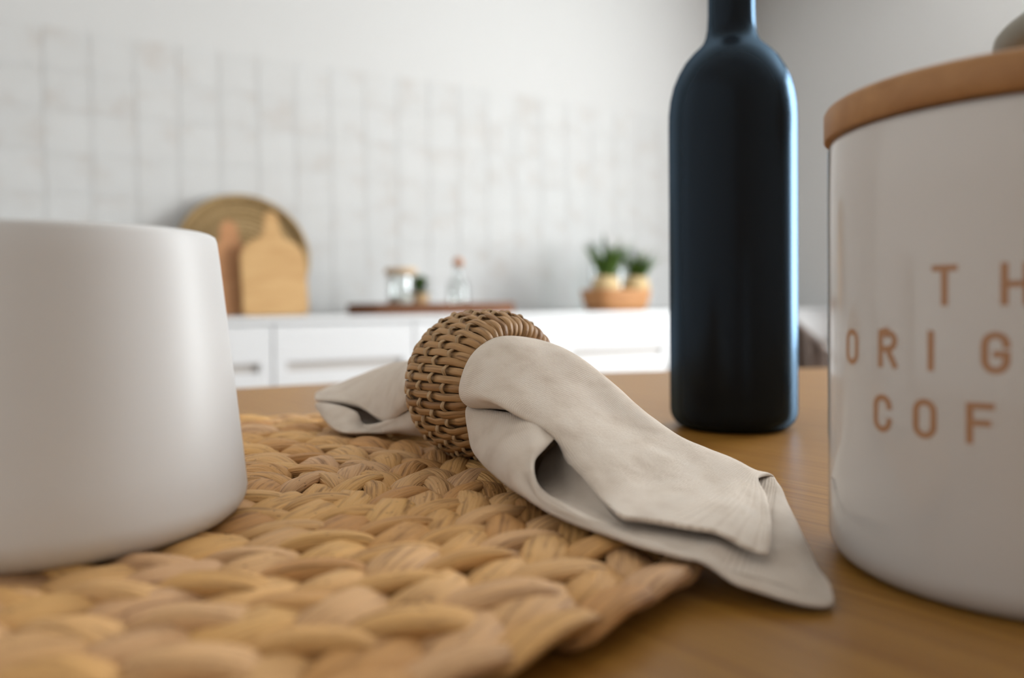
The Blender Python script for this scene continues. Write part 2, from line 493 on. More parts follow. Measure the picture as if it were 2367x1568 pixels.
wt = boxes('worktop', [(UNITS[0][0] - .01, S_RIGHT - .001, N_COUNTER - .001, N_BACK - .013, .787, WORKTOP)], M['worktop'], None, 0.002)
wt.matrix_world = ROOM
tag(wt, 'long white worktop along the tiled wall', 'worktop')

def on_counter(px, n):
    """spot on the worktop seen at column px, at depth n in the room"""
    d = ray(px, 718)
    k = n / (d.x * N.x + d.y * N.y)
    p = d * k
    return p.x * D.x + p.y * D.y, n
def cm(px, n, rz=0.0, z=WORKTOP):
    s_, n_ = on_counter(px, n)
    return ROOM @ T(s_, n_, z, rz)

# round seagrass tray leaning on the tiles
R0 = 0.252
tilt = math.radians(19)
mt = cm(577, 3.082) @ Matrix.Rotation(-tilt, 4, 'X') @ Matrix.Translation((0, 0, R0 + .002)) @ Matrix.Rotation(PI / 2, 4, 'X')
t = thing('basket_tray', 'large round woven seagrass tray leaning on the tiled wall', 'tray', mt)
def torus(name, R_, r_, m, parent, z=0.0, seg=72, sec=10, squash=1.0):
    bm = bmesh.new()
    uvl = bm.loops.layers.uv.new('UVMap')
    rings = [[bm.verts.new(((R_ + r_ * math.cos(2 * PI * k / sec)) * math.cos(2 * PI * i / seg), (R_ + r_ * math.cos(2 * PI * k / sec)) * math.sin(2 * PI * i / seg),
                            z + squash * r_ * math.sin(2 * PI * k / sec))) for k in range(sec)] for i in range(seg)]
    for i in range(seg):
        for k in range(sec):
            f = bm.faces.new((rings[i][k], rings[(i + 1) % seg][k], rings[(i + 1) % seg][(k + 1) % sec], rings[i][(k + 1) % sec]))
            for lp, (a, c) in zip(f.loops, ((i, k), (i + 1, k), (i + 1, k + 1), (i, k + 1))):
                lp[uvl].uv = (c / sec, a / seg * R_ * 40)
    return link(name, from_bm(bm, name), m, parent)
lathe('base', [(0, -.004), (.235, -.004), (.235, -.001), (0, -.001)], M['seagrass'], t, 48)
for k in range(11):
    torus('coil', 0.012 + k * 0.0205, 0.0102, M['seagrass'], t, 0.003, 56, 8, 0.55)
torus('rim', 0.238, 0.0135, M['seagrass'], t, 0.014, 72, 10, 1.3)
# chopping boards
def board_outline(w_, h_, hh, hwid):
    p = [(-w_ / 2, 0.012), (-w_ / 2 + .012, 0), (w_ / 2 - .012, 0), (w_ / 2, 0.012)]
    sh = h_ - hh
    p += [(hwid + (w_ / 2 - hwid) * math.cos(a * PI / 18), sh - .09 + .085 * math.sin(a * PI / 18)) for a in range(0, 9)]
    p += [(hwid, sh + .02), (hwid * .85, h_ - hwid)] + [(hwid * .85 * math.cos(a * PI / 8), h_ - hwid + hwid * math.sin(a * PI / 8)) for a in range(1, 8)]
    p += [(-hwid * .85, h_ - hwid), (-hwid, sh + .02)]
    p += [(-x, z) for x, z in reversed(p[4:13])]
    out = []
    for q in p:
        if not out or (abs(out[-1][0] - q[0]) + abs(out[-1][1] - q[1])) > 1e-4:
            out.append(q)
    return out
t = extrude_outline('chopping_board', board_outline(.24, .40, .10, .032), .018, M['beech'], None, .003, cm(640, 2.93, 0, WORKTOP + .0036) @ Matrix.Rotation(math.radians(-11), 4, 'X'))
tag(t, 'pale beech chopping board with a handle, in front of the woven tray', 'chopping board')
t = extrude_outline('chopping_board', board_outline(.21, .365, .09, .036), .016, M['acacia'], None, .003, cm(541, 2.97, 0, WORKTOP + .0038) @ Matrix.Rotation(math.radians(-13), 4, 'X'))
tag(t, 'reddish brown chopping board partly behind the pale one', 'chopping board')

# oval walnut tray
def stadium(lx, ly, n=16):
    p = []
    for i in range(2 * n):
        a = 2 * PI * i / (2 * n)
        p.append((math.copysign(abs(math.cos(a)) ** .55, math.cos(a)) * lx, math.copysign(abs(math.sin(a)) ** .7, math.sin(a)) * ly))
    return p
s_, n_ = on_counter(1002, 2.90)
t = thing('serving_tray', 'dark walnut serving tray holding a jar, a plant and a bottle', 'tray', ROOM @ T(s_, n_, WORKTOP))
bm = bmesh.new()
O, I_ = stadium(.345, .16), stadium(.328, .144)
loops = [[bm.verts.new((x, y, z)) for x, y in P] for P, z in ((O, 0.0), (O, .044), (I_, .044), (I_, .014))]
nO = len(O)
for a, c in zip(loops, loops[1:]):
    for i in range(nO):
        bm.faces.new((a[i], a[(i + 1) % nO], c[(i + 1) % nO], c[i]))
bm.faces.new(loops[0]); bm.faces.new(loops[-1])
link('tray_body', from_bm(bm, 'tray_body'), M['walnut'], t, False)
TRAYZ = WORKTOP + .014
# jar with wooden lid
t = thing('storage_jar', 'clear glass storage jar with a pale wooden lid on the walnut tray', 'jar', cm(927, 2.90, 0, TRAYZ))
lathe('glass_body', [(0, .001), (.046, .001), (.052, .006), (.052, .135), (.048, .143), (.045, .143), (.0495, .133), (.0495, .008), (.044, .005), (0, .005)], M['jarglass'], t, 32)
lathe('contents', [(0, .0055), (.044, .0055), (.049, .010), (.049, .058), (0, .062)], M['sugar'], t, 32)
lathe('lid', [(0, .144), (.060, .144), (.063, .147), (.063, .166), (.060, .169), (0, .169)], M['lidwood'], t, 32)
# leaf helper
def leaf_mesh(length, width, bend, m):
    bm = bmesh.new()
    rows = []
    for i in range(7):
        f = i / 6
        wv = width * math.sin(PI * min(.97, .06 + f * .93)) * .5
        x = length * math.sin(bend * f) / max(bend, .01)
        z = length * (1 - math.cos(bend * f)) / max(bend, .01)
        rows.append([bm.verts.new((x, -wv, -z + .12 * wv)), bm.verts.new((x, 0, -z)), bm.verts.new((x, wv, -z + .12 * wv))])
    for a, c in zip(rows, rows[1:]):
        for k in (0, 1):
            bm.faces.new((a[k], a[k + 1], c[k + 1], c[k]))
    f0 = list(bm.faces)
    g = bmesh.ops.solidify(bm, geom=f0, thickness=.0006)
    me = from_bm(bm, 'leaf')
    me.materials.append(m)
    return me
# little plant in a pot beside the jar
t = thing('potted_plant', 'small leafy plant in a clay pot beside the lidded jar', 'plant', cm(969, 2.97, 0, TRAYZ))
lathe('pot', [(0, 0), (.030, 0), (.033, .004), (.040, .062), (.042, .066), (.042, .072), (.038, .072), (.036, .062), (0, .062)], M['smallpot'], t, 28)
lathe('soil', [(0, .0625), (.0355, .0625), (.0355, .065), (0, .067)], M['soil'], t, 20)
lm = [leaf_mesh(.066, .038, .9, M['leaf2']), leaf_mesh(.052, .034, .5, M['leaf'])]
for k in range(26):
    a = k * 2.399
    link('leaf', lm[k % 2], None, t, True, Matrix.Translation((.008 * math.cos(a), .008 * math.sin(a), .066 + .0016 * k)) @ Matrix.Rotation(a, 4, 'Z') @ Matrix.Rotation(-math.radians(20 + k * 2.0), 4, 'Y'))
tube_obj('stem', [(0, 0, .064), (.002, 0, .085), (.001, .001, .108)], .004, M['leaf'], t, 8)
# glass bottle with ball stopper
t = thing('glass_bottle', 'clear glass bottle closed with a cork ball on the walnut tray', 'bottle', cm(1060, 2.90, 0, TRAYZ))
lathe('glass_body', [(0, .001), (.040, .001), (.046, .007), (.046, .105)] + arc(.021, .105, .025, 0, 80, 6) + [(.017, .145), (.017, .172), (.020, .176), (.020, .180), (.0145, .180), (.0145, .140), (.043, .103), (.043, .008), (.038, .005), (0, .005)], M['jarglass'], t, 32)
bm = bmesh.new()
bmesh.ops.create_uvsphere(bm, u_segments=24, v_segments=14, radius=.0215)
bmesh.ops.translate(bm, vec=(0, 0, .196), verts=bm.verts)
for v_ in bm.verts:
    v_.co.z = max(v_.co.z, .1805)
link('cork_ball', from_bm(bm, 'cork_ball'), M['cork'], t)

# wooden bowl with two kraft pots of grass and two glass jars behind
t = thing('wooden_bowl', 'flared reddish wooden bowl on the worktop holding two potted grasses', 'bowl', cm(1424, 2.86))
bm = bmesh.new()
prof = [(.80, 0.0), (.90, .03), (1.0, .098), (.965, .100), (.86, .034), (.74, .012)]
lp = []
P = stadium(.165, .105, 18)
for f_, z in prof:
    lp.append([bm.verts.new((x * f_, y * f_, z)) for x, y in P])
for a, c in zip(lp, lp[1:]):
    for i in range(len(P)):
        bm.faces.new((a[i], a[(i + 1) % len(P)], c[(i + 1) % len(P)], c[i]))
bm.faces.new(lp[0]); bm.faces.new(lp[-1])
link('bowl_body', from_bm(bm, 'bowl_body'), M['bowlwood'], t)
blade = [leaf_mesh(.215, .013, b_, M[q]) for b_, q in ((.3, 'leaf'), (.6, 'leaf2'), (.9, 'leaf'))]
for px, dn, lab, ext in ((1397, .0, 'round kraft pot of long grass beside the tall glass vase', 1.0), (1466, .0, 'round kraft pot of short grass at the end of the bowl nearest the window wall', .8)):
    t = thing('potted_grass', lab, 'plant', cm(px, 2.86 + dn, 0, WORKTOP + .014) @ Matrix.Rotation(math.radians(6), 4, 'Y'), 'pots in the wooden bowl')
    lathe('pot', [(0, 0.002), (.034, .002), (.050, .02), (.064, .06), (.066, .09), (.058, .125), (.044, .145), (.040, .145), (.052, .120), (0, .118)], M['potclay'], t, 32)
    lathe('soil', [(0, .1185), (.049, .1185), (.047, .124), (0, .128)], M['soil'], t, 20)
    for k in range(64):
        a = k * 2.399
        rr = .038 * math.sqrt((k + .5) / 64)
        link('blade', blade[k % 3], None, t, True, Matrix.Translation((rr * math.cos(a), rr * math.sin(a), .122)) @ Matrix.Rotation(a, 4, 'Z') @
             Matrix.Rotation(-math.radians(rnd.uniform(66, 86)), 4, 'Y') @ Matrix.Scale(ext * rnd.uniform(.75, 1.05), 4))
for px, n_, h_, r_, lab in ((1386, 3.06, .335, .05, 'tall clear glass vase behind the wooden bowl'), (1450, 3.06, .305, .055, 'wider clear glass vase behind the wooden bowl')):
    t = thing('glass_vase', lab, 'vase', cm(px, n_))
    lathe('glass_body', [(0, .001), (r_ - .004, .001), (r_, .006), (r_ * .95, h_ * .6), (r_, h_), (r_ - .003, h_), (r_ * .95 - .003, h_ * .6), (r_ - .003, .010), (0, .008)], M['jarglass'], t, 36)

# ------------------------------------------------------------------ chair beyond the table, with a wool throw over its back
chx, chy = at_y(1735, 700, 2.0).x, 2.0
t = thing('dining_chair', 'taupe wooden dining chair with an arched open back', 'chair', T(chx, chy, 0, math.radians(8)))
HW = .195
arch = [(-HW, 0, 0.44)] + [(-HW, .02, .60)] + [(-HW * math.cos(a * PI / 16), .045, .62 + .20 * math.sin(a * PI / 16)) for a in range(0, 17)] + [(HW, .02, .60), (HW, 0, .44)]
tube_obj('back_frame', arch, .017, M['taupe'], t, 12)
for sx in (-.06, .06):
    tube_obj('spindle', [(sx, -.005, .46), (sx, .02, .62), (sx, .045, .805)], .008, M['taupe'], t, 8)
lathe('seat', [(0, .43), (.20, .43), (.215, .437), (.215, .455), (.20, .463), (0, .458)], M['taupe'], t, 40, Matrix.Translation((0, -.19, 0)))
for sx, sy in ((-1, 0), (1, 0), (-1, 1), (1, 1)):
    tube_obj('leg', [(sx * .16, -.05 - .28 * sy, .44), (sx * .20, .02 - .40 * sy, 0.003)], [.017, .012], M['taupe'], t, 10)
# throw
bm = bmesh.new()
nu, nv = 30, 30
grid = []
for i in range(nu + 1):
    row = []
    for j in range(nv + 1):
        f = i / nu                       # across
        g = (j / nv) * 2 - 1             # front hem -> over the rail -> back hem
        ang = PI * (0.10 + 0.33 * f)     # place on the arch, right half
        ax, az = HW * math.cos(ang) * 1.02 + .002, .62 + .20 * math.sin(ang)
        drop = abs(g)
        side = -1 if g < 0 else 1
        x = HW * 1.25 - (HW * 1.25 - .03) * f * (1 - .30 * drop)
        zt = az + .019
        z = zt - max(0, drop - .08) * (.34 + .04 * math.sin(f * 9))
        y = .045 + side * (.020 if drop > .06 else .020 * drop / .06) + .012 * math.sin(f * 26 + g * 1.5) * min(1, drop * 2) * 1.0 + side * .012
        row.append(bm.verts.new((x if drop > .08 else (ax * (1 - drop / .08) + x * drop / .08), y, z)))
    grid.append(row)
for i in range(nu):
    for j in range(nv):
        bm.faces.new((grid[i][j], grid[i + 1][j], grid[i + 1][j + 1], grid[i][j + 1]))
bmesh.ops.solidify(bm, geom=list(bm.faces), thickness=.004)
o = link('throw_blanket', from_bm(bm, 'throw_blanket'), M['throw'], None, True)
o.matrix_world = T(chx, chy, 0, math.radians(8))
tag(o, 'taupe wool throw hanging in folds over the chair back', 'throw')

# ------------------------------------------------------------------ oval oak table
TC = (0.38, 0.29)
TA, TB = 0.938, 0.60
t = thing('dining_table', 'oval oak dining table that carries the place setting', 'table', T(TC[0], TC[1], 0))
bm = bmesh.new()
seg = 128
rings = []
for inset, z in ((.10, TABLE_Z - .03), (.012, TABLE_Z - .03), (.003, TABLE_Z - .024), (0, TABLE_Z - .016), (0, TABLE_Z - .004), (.0012, TABLE_Z - .0012), (.004, TABLE_Z)):
    rings.append([bm.verts.new(((TA - inset) * math.cos(2 * PI * i / seg), (TB - inset) * math.sin(2 * PI * i / seg), z)) for i in range(seg)])
for a, c in zip(rings, rings[1:]):
    for i in range(seg):
        bm.faces.new((a[i], a[(i + 1) % seg], c[(i + 1) % seg], c[i]))
bm.faces.new(rings[0]); bm.faces.new(rings[-1])
link('table_top', from_bm(bm, 'table_top'), M['oak'], t, False)
for sx in (-1, 1):
    for sy in (-1, 1):
        tube_obj('leg', [(sx * .56, sy * .30, TABLE_Z - .03), (sx * .62, sy * .34, 0.0)], [.032, .020], M['oak'], t, 16)
boxes('apron', [(-.56, .56, -.31, -.29, TABLE_Z - .09, TABLE_Z - .03), (-.56, .56, .29, .31, TABLE_Z - .09, TABLE_Z - .03),
                (-.57, -.55, -.30, .30, TABLE_Z - .09, TABLE_Z - .03), (.55, .57, -.30, .30, TABLE_Z - .09, TABLE_Z - .03)], M['oak'], t)

# ------------------------------------------------------------------ braided placemat
MC, MR, PITCHR = (-0.105, 0.288), 0.186, 0.0203
mat_t = thing('placemat', 'round braided water hyacinth placemat under the mug and napkin', 'placemat', T(MC[0], MC[1], TABLE_Z))
def strand_mesh(k):
    """one visible crossing of the braid: a plump fibrous leaf, blunt at one end"""
    rg = random.Random(100 + k)
    nx, ny = 14, 12
    l, wd, th = .0315 * rg.uniform(.94, 1.06), .0150 * rg.uniform(.94, 1.06), .0071 * rg.uniform(.92, 1.08)
    bend, tw = rg.uniform(-.0012, .0022), rg.uniform(-.15, .15)
    ph = [rg.uniform(0, 6.28) for _ in range(4)]
    bm = bmesh.new()
    uvl = bm.loops.layers.uv.new('UVMap')
    rings = []
    for i in range(nx + 1):
        f = i / nx
        x = (f - .5) * l
        sh = (1 - abs(2 * f - 1) ** (4.5 if f < .5 else 3.2)) ** .5
        sh = max(sh, .12)
        ring = []
        for j in range(ny):
            a = 2 * PI * j / ny
            cy, cz = math.cos(a), math.sin(a)
            groove = 1 + .07 * math.sin(5 * a + ph[0] + f * 1.2) + .04 * math.sin(9 * a + ph[1])
            y = cy * wd / 2 * (.35 + .65 * sh) * groove if 0 < i < nx else cy * wd * .12
            z = cz * th / 2 * sh * groove
            arch_ = -.0022 * (2 * f - 1) ** 2 - .0016 * max(0, 2 * f - 1) ** 2
            ca, sa = math.cos(tw * (2 * f - 1)), math.sin(tw * (2 * f - 1))
            ring.append(bm.verts.new((x, y * ca - z * sa + bend * math.sin(PI * f), y * sa + z * ca + arch_)))
        rings.append(ring)
    for i in range(nx):
        for j in range(ny):
            fc = bm.faces.new((rings[i][j], rings[i + 1][j], rings[i + 1][(j + 1) % ny], rings[i][(j + 1) % ny]))
            for lp_, (a, c) in zip(fc.loops, ((i, j), (i + 1, j), (i + 1, j + 1), (i, j + 1))):
                lp_[uvl].uv = (a / nx, c / ny * 2 + k * .37)
    bm.faces.new(rings[0]); bm.faces.new(rings[-1])
    me = from_bm(bm, 'braid_strand')
    me.materials.append(M['hyacinth'])
    return me
STR = [strand_mesh(k) for k in range(8)]
places = []
step = .0208
th_ = 1.1
while True:
    r_ = PITCHR * th_ / (2 * PI)
    if r_ > MR - .008:
        break
    for side in (-1, 1):
        dth = (side * .25 * step) / max(r_, .01)
        a = th_ + dth
        rr = PITCHR * a / (2 * PI) + side * PITCHR * .235
        ang = -a
        tang = -PI / 2 + ang                       # clockwise spiral direction
        edge = side > 0 and r_ > MR - .008 - PITCHR
        rot = tang + side * math.radians((4 if edge else -24) + rnd.uniform(-5, 5))
        mtx = Matrix.Translation((rr * math.cos(ang), rr * math.sin(ang), .0072 - (.0014 if r_ > MR - .008 - PITCHR else 0) + rnd.uniform(-.0004, .0006))) @ Matrix.Rotation(rot, 4, 'Z') @ \
            Matrix.Rotation(side * math.radians(17 + rnd.uniform(-6, 6)), 4, 'X') @ Matrix.Rotation(math.radians(rnd.uniform(-4, 4)), 4, 'Y') @ \
            Matrix.Scale(rnd.uniform(.93, 1.06), 4) @ Matrix.Scale(.78 if r_ > MR - .008 - PITCHR else 1.0, 4, (0, 0, 1))
        places.append(mtx)
    th_ += step / max(r_, .012)
# the finished edge: one more turn of a narrower plait
def seen(mtx):
    p = Matrix.Translation((MC[0], MC[1], TABLE_Z)) @ mtx.translation
    if p.y < .07:
        return -1
    x, y = to_px(p)
    if not (-60 < x < IW + 60 and 700 < y < IH + 60):
        return -1
    if (p.x + .132) ** 2 + (p.y - .229) ** 2 < .047 ** 2:
        return -1
    return 1 / p.y
order = sorted(range(len(places)), key=lambda i: -seen(places[i]))
own = set(i for i in order[:290])
bm = bmesh.new()
uvl = None
rest = []
for i, mtx in enumerate(places):
    me = STR[rnd.randrange(8)]
    if i in own:
        link('braid_strand', me, None, mat_t, True, mtx)
    else:
        rest.append((me, mtx, rnd.random()))
verts, faces, uvs, tones = [], [], [], []
for me, mtx, tn in rest:
    base = len(verts)
    verts += [mtx @ v_.co for v_ in me.vertices]
    ul = me.uv_layers.active.data
    for p in me.polygons:
        faces.append([base + q for q in p.vertices])
        uvs += [tuple(ul[li].uv) for li in p.loop_indices]
    tones += [tn] * len(me.vertices)
me = bpy.data.meshes.new('more_braid')
me.from_pydata(verts, [], faces)
ul = me.uv_layers.new(name='UVMap')
for li, q in enumerate(uvs):
    ul.data[li].uv = q
at = me.attributes.new('tone', 'FLOAT', 'POINT')
for vi, q in enumerate(tones):
    at.data[vi].value = q
o = link('more_braid', me, M['hyacinth'], mat_t)
o['kind'] = 'stuff'
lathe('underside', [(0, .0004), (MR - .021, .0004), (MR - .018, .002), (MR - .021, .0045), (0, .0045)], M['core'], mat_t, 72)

# ------------------------------------------------------------------ white mug on the mat
MATTOP = TABLE_Z + .0100
rb, rt_, hh = .0505, .0427, .0863
def mug_r(z):
    return rb + (rt_ - rb) * max(0, (z - .010)) / (hh - .010)
prof = [(0, .0012), (rb - .012, .0012), (rb - .0095, 0)] + [(rb - .009 + .009 * math.sin(a * PI / 12), .009 - .009 * math.cos(a * PI / 12)) for a in range(1, 7)]
prof += [(mug_r(z), z) for z in (.02, .035, .05, .065, .078)] + [(rt_ + .0001, hh - .002), (rt_ - .0004, hh - .0006), (rt_ - .0014, hh), (rt_ - .0026, hh - .0006), (rt_ - .0032, hh - .002)]
prof += [(mug_r(z) - .0034, z) for z in (.07, .05, .03, .015)] + [(rb - .012, .006), (0, .005)]
t = thing('mug', 'white satin ceramic tumbler tapering to the rim, standing on the braided placemat', 'mug', T(-.132, .229, MATTOP - .0002))
lathe('mug_body', prof, M['mug'], t, 160)

# ------------------------------------------------------------------ matt black bottle
bx, by = .1323, .4671
R_ = .037
prof = [(0, .006), (.018, .004), (.027, 0), (R_ - .008, 0)] + [(R_ - .010 + .010 * math.sin(a * PI / 12), .011 - .011 * math.cos(a * PI / 12)) for a in range(1, 7)]
prof += [(R_, .05), (R_, .10), (R_, .15), (R_, .180)]
# rounded shoulder, then a tight concave turn into the neck
sh = [(R_, .180), (.0368, .188), (.0359, .196), (.0340, .204), (.0310, .211), (.0272, .2175), (.0228, .2225), (.0188, .2262), (.0163, .2292), (.0148, .2330), (.0139, .238), (.0135, .246)]
prof += sh[1:] + [(.0134, .26), (.0134, .285), (.0152, .287), (.0155, .289), (.0155, .298), (.0150, .300), (.0105, .300), (.0100, .298), (.0100, .24), (.030, .20), (.034, .17), (.034, .012), (0, .012)]
t = thing('wine_bottle', 'matt black glass wine bottle standing on the oak table', 'bottle', T(bx, by, TABLE_Z))
lathe('bottle_body', prof, M['bottle'], t, 128)

# ------------------------------------------------------------------ coffee canister
cx, cy, cr, ch = .1374, .2130, .0473, .1196
can = thing('canister', 'glossy white ceramic coffee canister with copper lettering and bamboo lid', 'canister', T(cx, cy, TABLE_Z))
prof = [(0, .002), (cr - .010, .002), (cr - .008, 0), (cr - .006, 0)] + [(cr - .007 + .007 * math.sin(a * PI / 12), .008 - .008 * math.cos(a * PI / 12)) for a in range(1, 7)]
prof += [(cr, z) for z in (.02, .04, .06, .08, .10)] + [(cr, ch - .002), (cr - .0006, ch - .0004), (cr - .0016, ch), (cr - .0035, ch), (cr - .004, ch - .001), (cr - .004, .008), (cr - .008, .006), (0, .005)]
lathe('canister_body', prof, M['glaze'], can, 160)
lid = lathe('lid', [(0, ch - .008), (cr - .0062, ch - .008), (cr - .0056, ch - .007), (cr - .0056, ch + .0005), (cr + .0004, ch + .0005), (cr + .0010, ch + .0011), (cr + .0010, ch + .0082),
                    (cr + .0004, ch + .0092), (cr - .0006, ch + .0098), (0, ch + .0098)], M['bamboo'], can, 160)
# lettering: uniform strokes laid on the glaze
def arc_pts(cx_, cy_, rx, ry, a0, a1, n=14):
    return [(cx_ + rx * math.cos(math.radians(a0 + (a1 - a0) * i / n)), cy_ + ry * math.sin(math.radians(a0 + (a1 - a0) * i / n))) for i in range(n + 1)]
OV = arc_pts(.5, .72, .5, .28, 0, 180, 12) + arc_pts(.5, .28, .5, .28, 180, 360, 12)
GLYPH = {                       # (stroke, closed) in a box 1 wide, 1 high
    'T': [([(0, 1), (1, 1)], 0), ([(.5, 1), (.5, 0)], 0)],
    'H': [([(0, 0), (0, 1)], 0), ([(1, 0), (1, 1)], 0), ([(0, .5), (1, .5)], 0)],
    'E': [([(1, 1), (0, 1), (0, 0), (1, 0)], 0), ([(0, .5), (.85, .5)], 0)],
    'F': [([(1, 1), (0, 1), (0, 0)], 0), ([(0, .52), (.85, .52)], 0)],
    'O': [(OV, 1)],
    'C': [(arc_pts(.5, .72, .5, .28, 0, 180, 12) + arc_pts(.5, .28, .5, .28, 180, 360, 12), 0)],
    'G': [(arc_pts(.5, .72, .5, .28, 0, 180, 12) + arc_pts(.5, .28, .5, .28, 180, 360, 12) + [(1, .46), (.55, .46)], 0)],
    'R': [([(0, 0), (0, 1), (.55, 1)] + arc_pts(.55, .75, .45, .25, 90, -90, 12) + [(0, .5)], 0), ([(.5, .5), (1, 0)], 0)],
    'I': [([(.5, 0), (.5, 1)], 0)],
    'N': [([(0, 0), (0, 1), (1, 0), (1, 1)], 0)],
    'A': [([(0, 0), (.5, 1), (1, 0)], 0), ([(.2, .32), (.8, .32)], 0)],
    'L': [([(0, 1), (0, 0), (.9, 0)], 0)],
}
def letter(chx_, ang, zc, wd, ht, sw=.0015):
    bm = bmesh.new()
    def P(x, y, h):
        a = math.radians(ang) + (x / cr)
        r__ = cr + h
        return (r__ * math.sin(a), -r__ * math.cos(a), zc + y)
    for li, (pts, closed) in enumerate(GLYPH[chx_]):
        q = [Vector(((x - .5) * (wd - sw), (y - .5) * (ht - sw))) for x, y in (pts + pts[:1] if closed else pts)]
        # split long straights so that they follow the curve of the wall
        fine = [q[0]]
        for a, c in zip(q, q[1:]):
            n = max(1, int((c - a).length / .0012))
            fine += [a.lerp(c, k / n) for k in range(1, n + 1)]
        q = fine
        n = len(q)
        L_, R2 = [], []
        for i, p in enumerate(q):
            d0 = (q[i] - q[i - 1]).normalized() if i else (q[1] - q[0]).normalized()
            d1 = (q[i + 1] - q[i]).normalized() if i < n - 1 else d0
            tt = (d0 + d1)
            if tt.length < 1e-6:
                tt = d1
            tt.normalize()
            k = 1 / max(.5, tt.dot(d1))
            nn = Vector((-tt.y, tt.x)) * sw / 2 * k
            e = Vector((0, 0))
            if not closed and i == 0:
                e = -d1 * sw / 2
            if not closed and i == n - 1:
                e = d0 * sw / 2
            L_.append(p + nn + e); R2.append(p - nn + e)
        hgt = .00008 + .00001 * li
        top = [(bm.verts.new(P(a.x, a.y, hgt)), bm.verts.new(P(c.x, c.y, hgt))) for a, c in zip(L_, R2)]
        low = [(bm.verts.new(P(a.x, a.y, -.0003)), bm.verts.new(P(c.x, c.y, -.0003))) for a, c in zip(L_, R2)]
        for i in range(n - 1):
            bm.faces.new((top[i][0], top[i][1], top[i + 1][1], top[i + 1][0]))
            bm.faces.new((top[i][0], top[i + 1][0], low[i + 1][0], low[i][0]))
            bm.faces.new((top[i][1], low[i][1], low[i + 1][1], top[i + 1][1]))
        for i in (0, n - 1):
            bm.faces.new((top[i][0], low[i][0], low[i][1], top[i][1]))
    link('letter', from_bm(bm, 'letter'), M['copper'], can, False)
for word, zc, angs in (('THE', .0773, (-49.7, -32.5, -15.5)), ('ORIGINAL', .0618, (-82.8, -67.1, -53.4, -37.1, -22.5, -8.5, 7, 21)), ('COFFEE', .0455, (-69, -55.2, -40.7, -26.3, -12, 2))):
    for g_, a in zip(word, angs):
        letter(g_, a, zc, .0057, .0096)

# ------------------------------------------------------------------ small mushroom lamp behind the canister
t = thing('table_lamp', 'small grey table lamp with a shallow domed shade, behind the coffee canister', 'lamp', T(.374, .430, TABLE_Z))
lathe('base', [(0, 0), (.050, 0), (.054, .003), (.054, .010), (.050, .014), (.016, .018), (0, .018)], M['knob'], t, 48)
lathe('stem', [(.010, .016), (.010, .2435), (.0, .2435), (0, .016)], M['knob'], t, 24)
lathe('shade', [(.082, .217), (.089, .218), (.0925, .222), (.0930, .227)] + [(.0930 * math.cos(a * PI / 24), 0.227 + .022 * math.sin(a * PI / 24)) for a in range(1, 12)] +
      [(0, .2492), (0, .245), (.040, .242), (.070, .235), (.082, .224)], M['knob'], t, 72)

# ------------------------------------------------------------------ rattan napkin ring
RR, RL = .0300, .0385
th_r = math.radians(48)
AX = Vector((math.cos(th_r), -math.sin(th_r), 0))
BX = Vector((math.sin(th_r), math.cos(th_r), 0))
RC = Vector((-.0120, .3280, MATTOP + RR + .0004))
RM = Matrix(((AX.x, BX.x, 0, RC.x), (AX.y, BX.y, 0, RC.y), (0, 0, 1, RC.z), (0, 0, 0, 1)))   # local X = axis
ring = thing('napkin_ring', 'woven rattan napkin ring around the linen napkin', 'napkin ring', Matrix.Translation((0, 0, 0)) @ RM)
HS, HR, R0c = RL / 2, .0047, .0240
def section(phi):
    """closed cross-section of the ring: axial position, radius"""
    c, s_ = math.cos(phi), math.sin(phi)
    ax = HS * math.copysign(abs(c) ** .62, c)
    ra = R0c + HR * math.copysign(abs(s_) ** .66, s_)
    if s_ > 0:
        ra += .0012 * (1 - (ax / HS) ** 2)
    return ax, ra
NSTR = 54
CORDS = (-.0110, -.0036, .0038, .0112)
def strip_mesh(par):
    bm = bmesh.new()
    uvl = bm.loops.layers.uv.new('UVMap')
    n = 64
    pts = []
    for i in range(n):
        phi = 2 * PI * i / n
        ax, ra = section(phi)
        off = 0.0
        outer = math.sin(phi) > 0
        if outer:
            k = (ax - CORDS[0]) / (CORDS[1] - CORDS[0])
            fade = max(0, min(1, (HS - abs(ax)) / .006))
            off = .00075 * math.cos(PI * k) * (1 if par else -1) * fade
        pts.append((ax, ra, off, outer))
    rings = []
    for i in range(n):
        ax, ra, off, outer = pts[i]
        a0, a1 = pts[i - 1], pts[(i + 1) % n]
        tx, tr = a1[0] - a0[0], a1[1] - a0[1]
        l_ = math.hypot(tx, tr) or 1
        nx_, nr_ = tr / l_, -tx / l_            # outward normal of the section
        if nr_ * math.sin(2 * PI * i / n) + nx_ * math.cos(2 * PI * i / n) < 0:
            nx_, nr_ = -nx_, -nr_
        rim = min(1, abs(ax / HS) ** 4 * 1.2)
        wd = .0030 + (.0004 * rim if outer else .0003)
        rg = []
        for wv, hv in ((-.5, -.0002), (-.46, .00040), (0, .00058), (.46, .00040), (.5, -.0002)):
            r__ = ra + nr_ * (hv + .0004) + off
            x_ = ax + nx_ * (hv + .0004)
            tt = wv * wd
            rg.append(bm.verts.new((x_, tt, r__)))
        rings.append(rg)
    for i in range(n):
        for k in range(4):
            f = bm.faces.new((rings[i][k], rings[(i + 1) % n][k], rings[(i + 1) % n][k + 1], rings[i][k + 1]))
            for lp_, (a, c) in zip(f.loops, ((i, k), (i + 1, k), (i + 1, k + 1), (i, k + 1))):
                lp_[uvl].uv = (a / n * 3, c / 4)
        f = bm.faces.new((rings[i][4], rings[(i + 1) % n][4], rings[(i + 1) % n][0], rings[i][0]))
    me = from_bm(bm, 'strip')
    me.materials.append(M['rattan'])
    return me
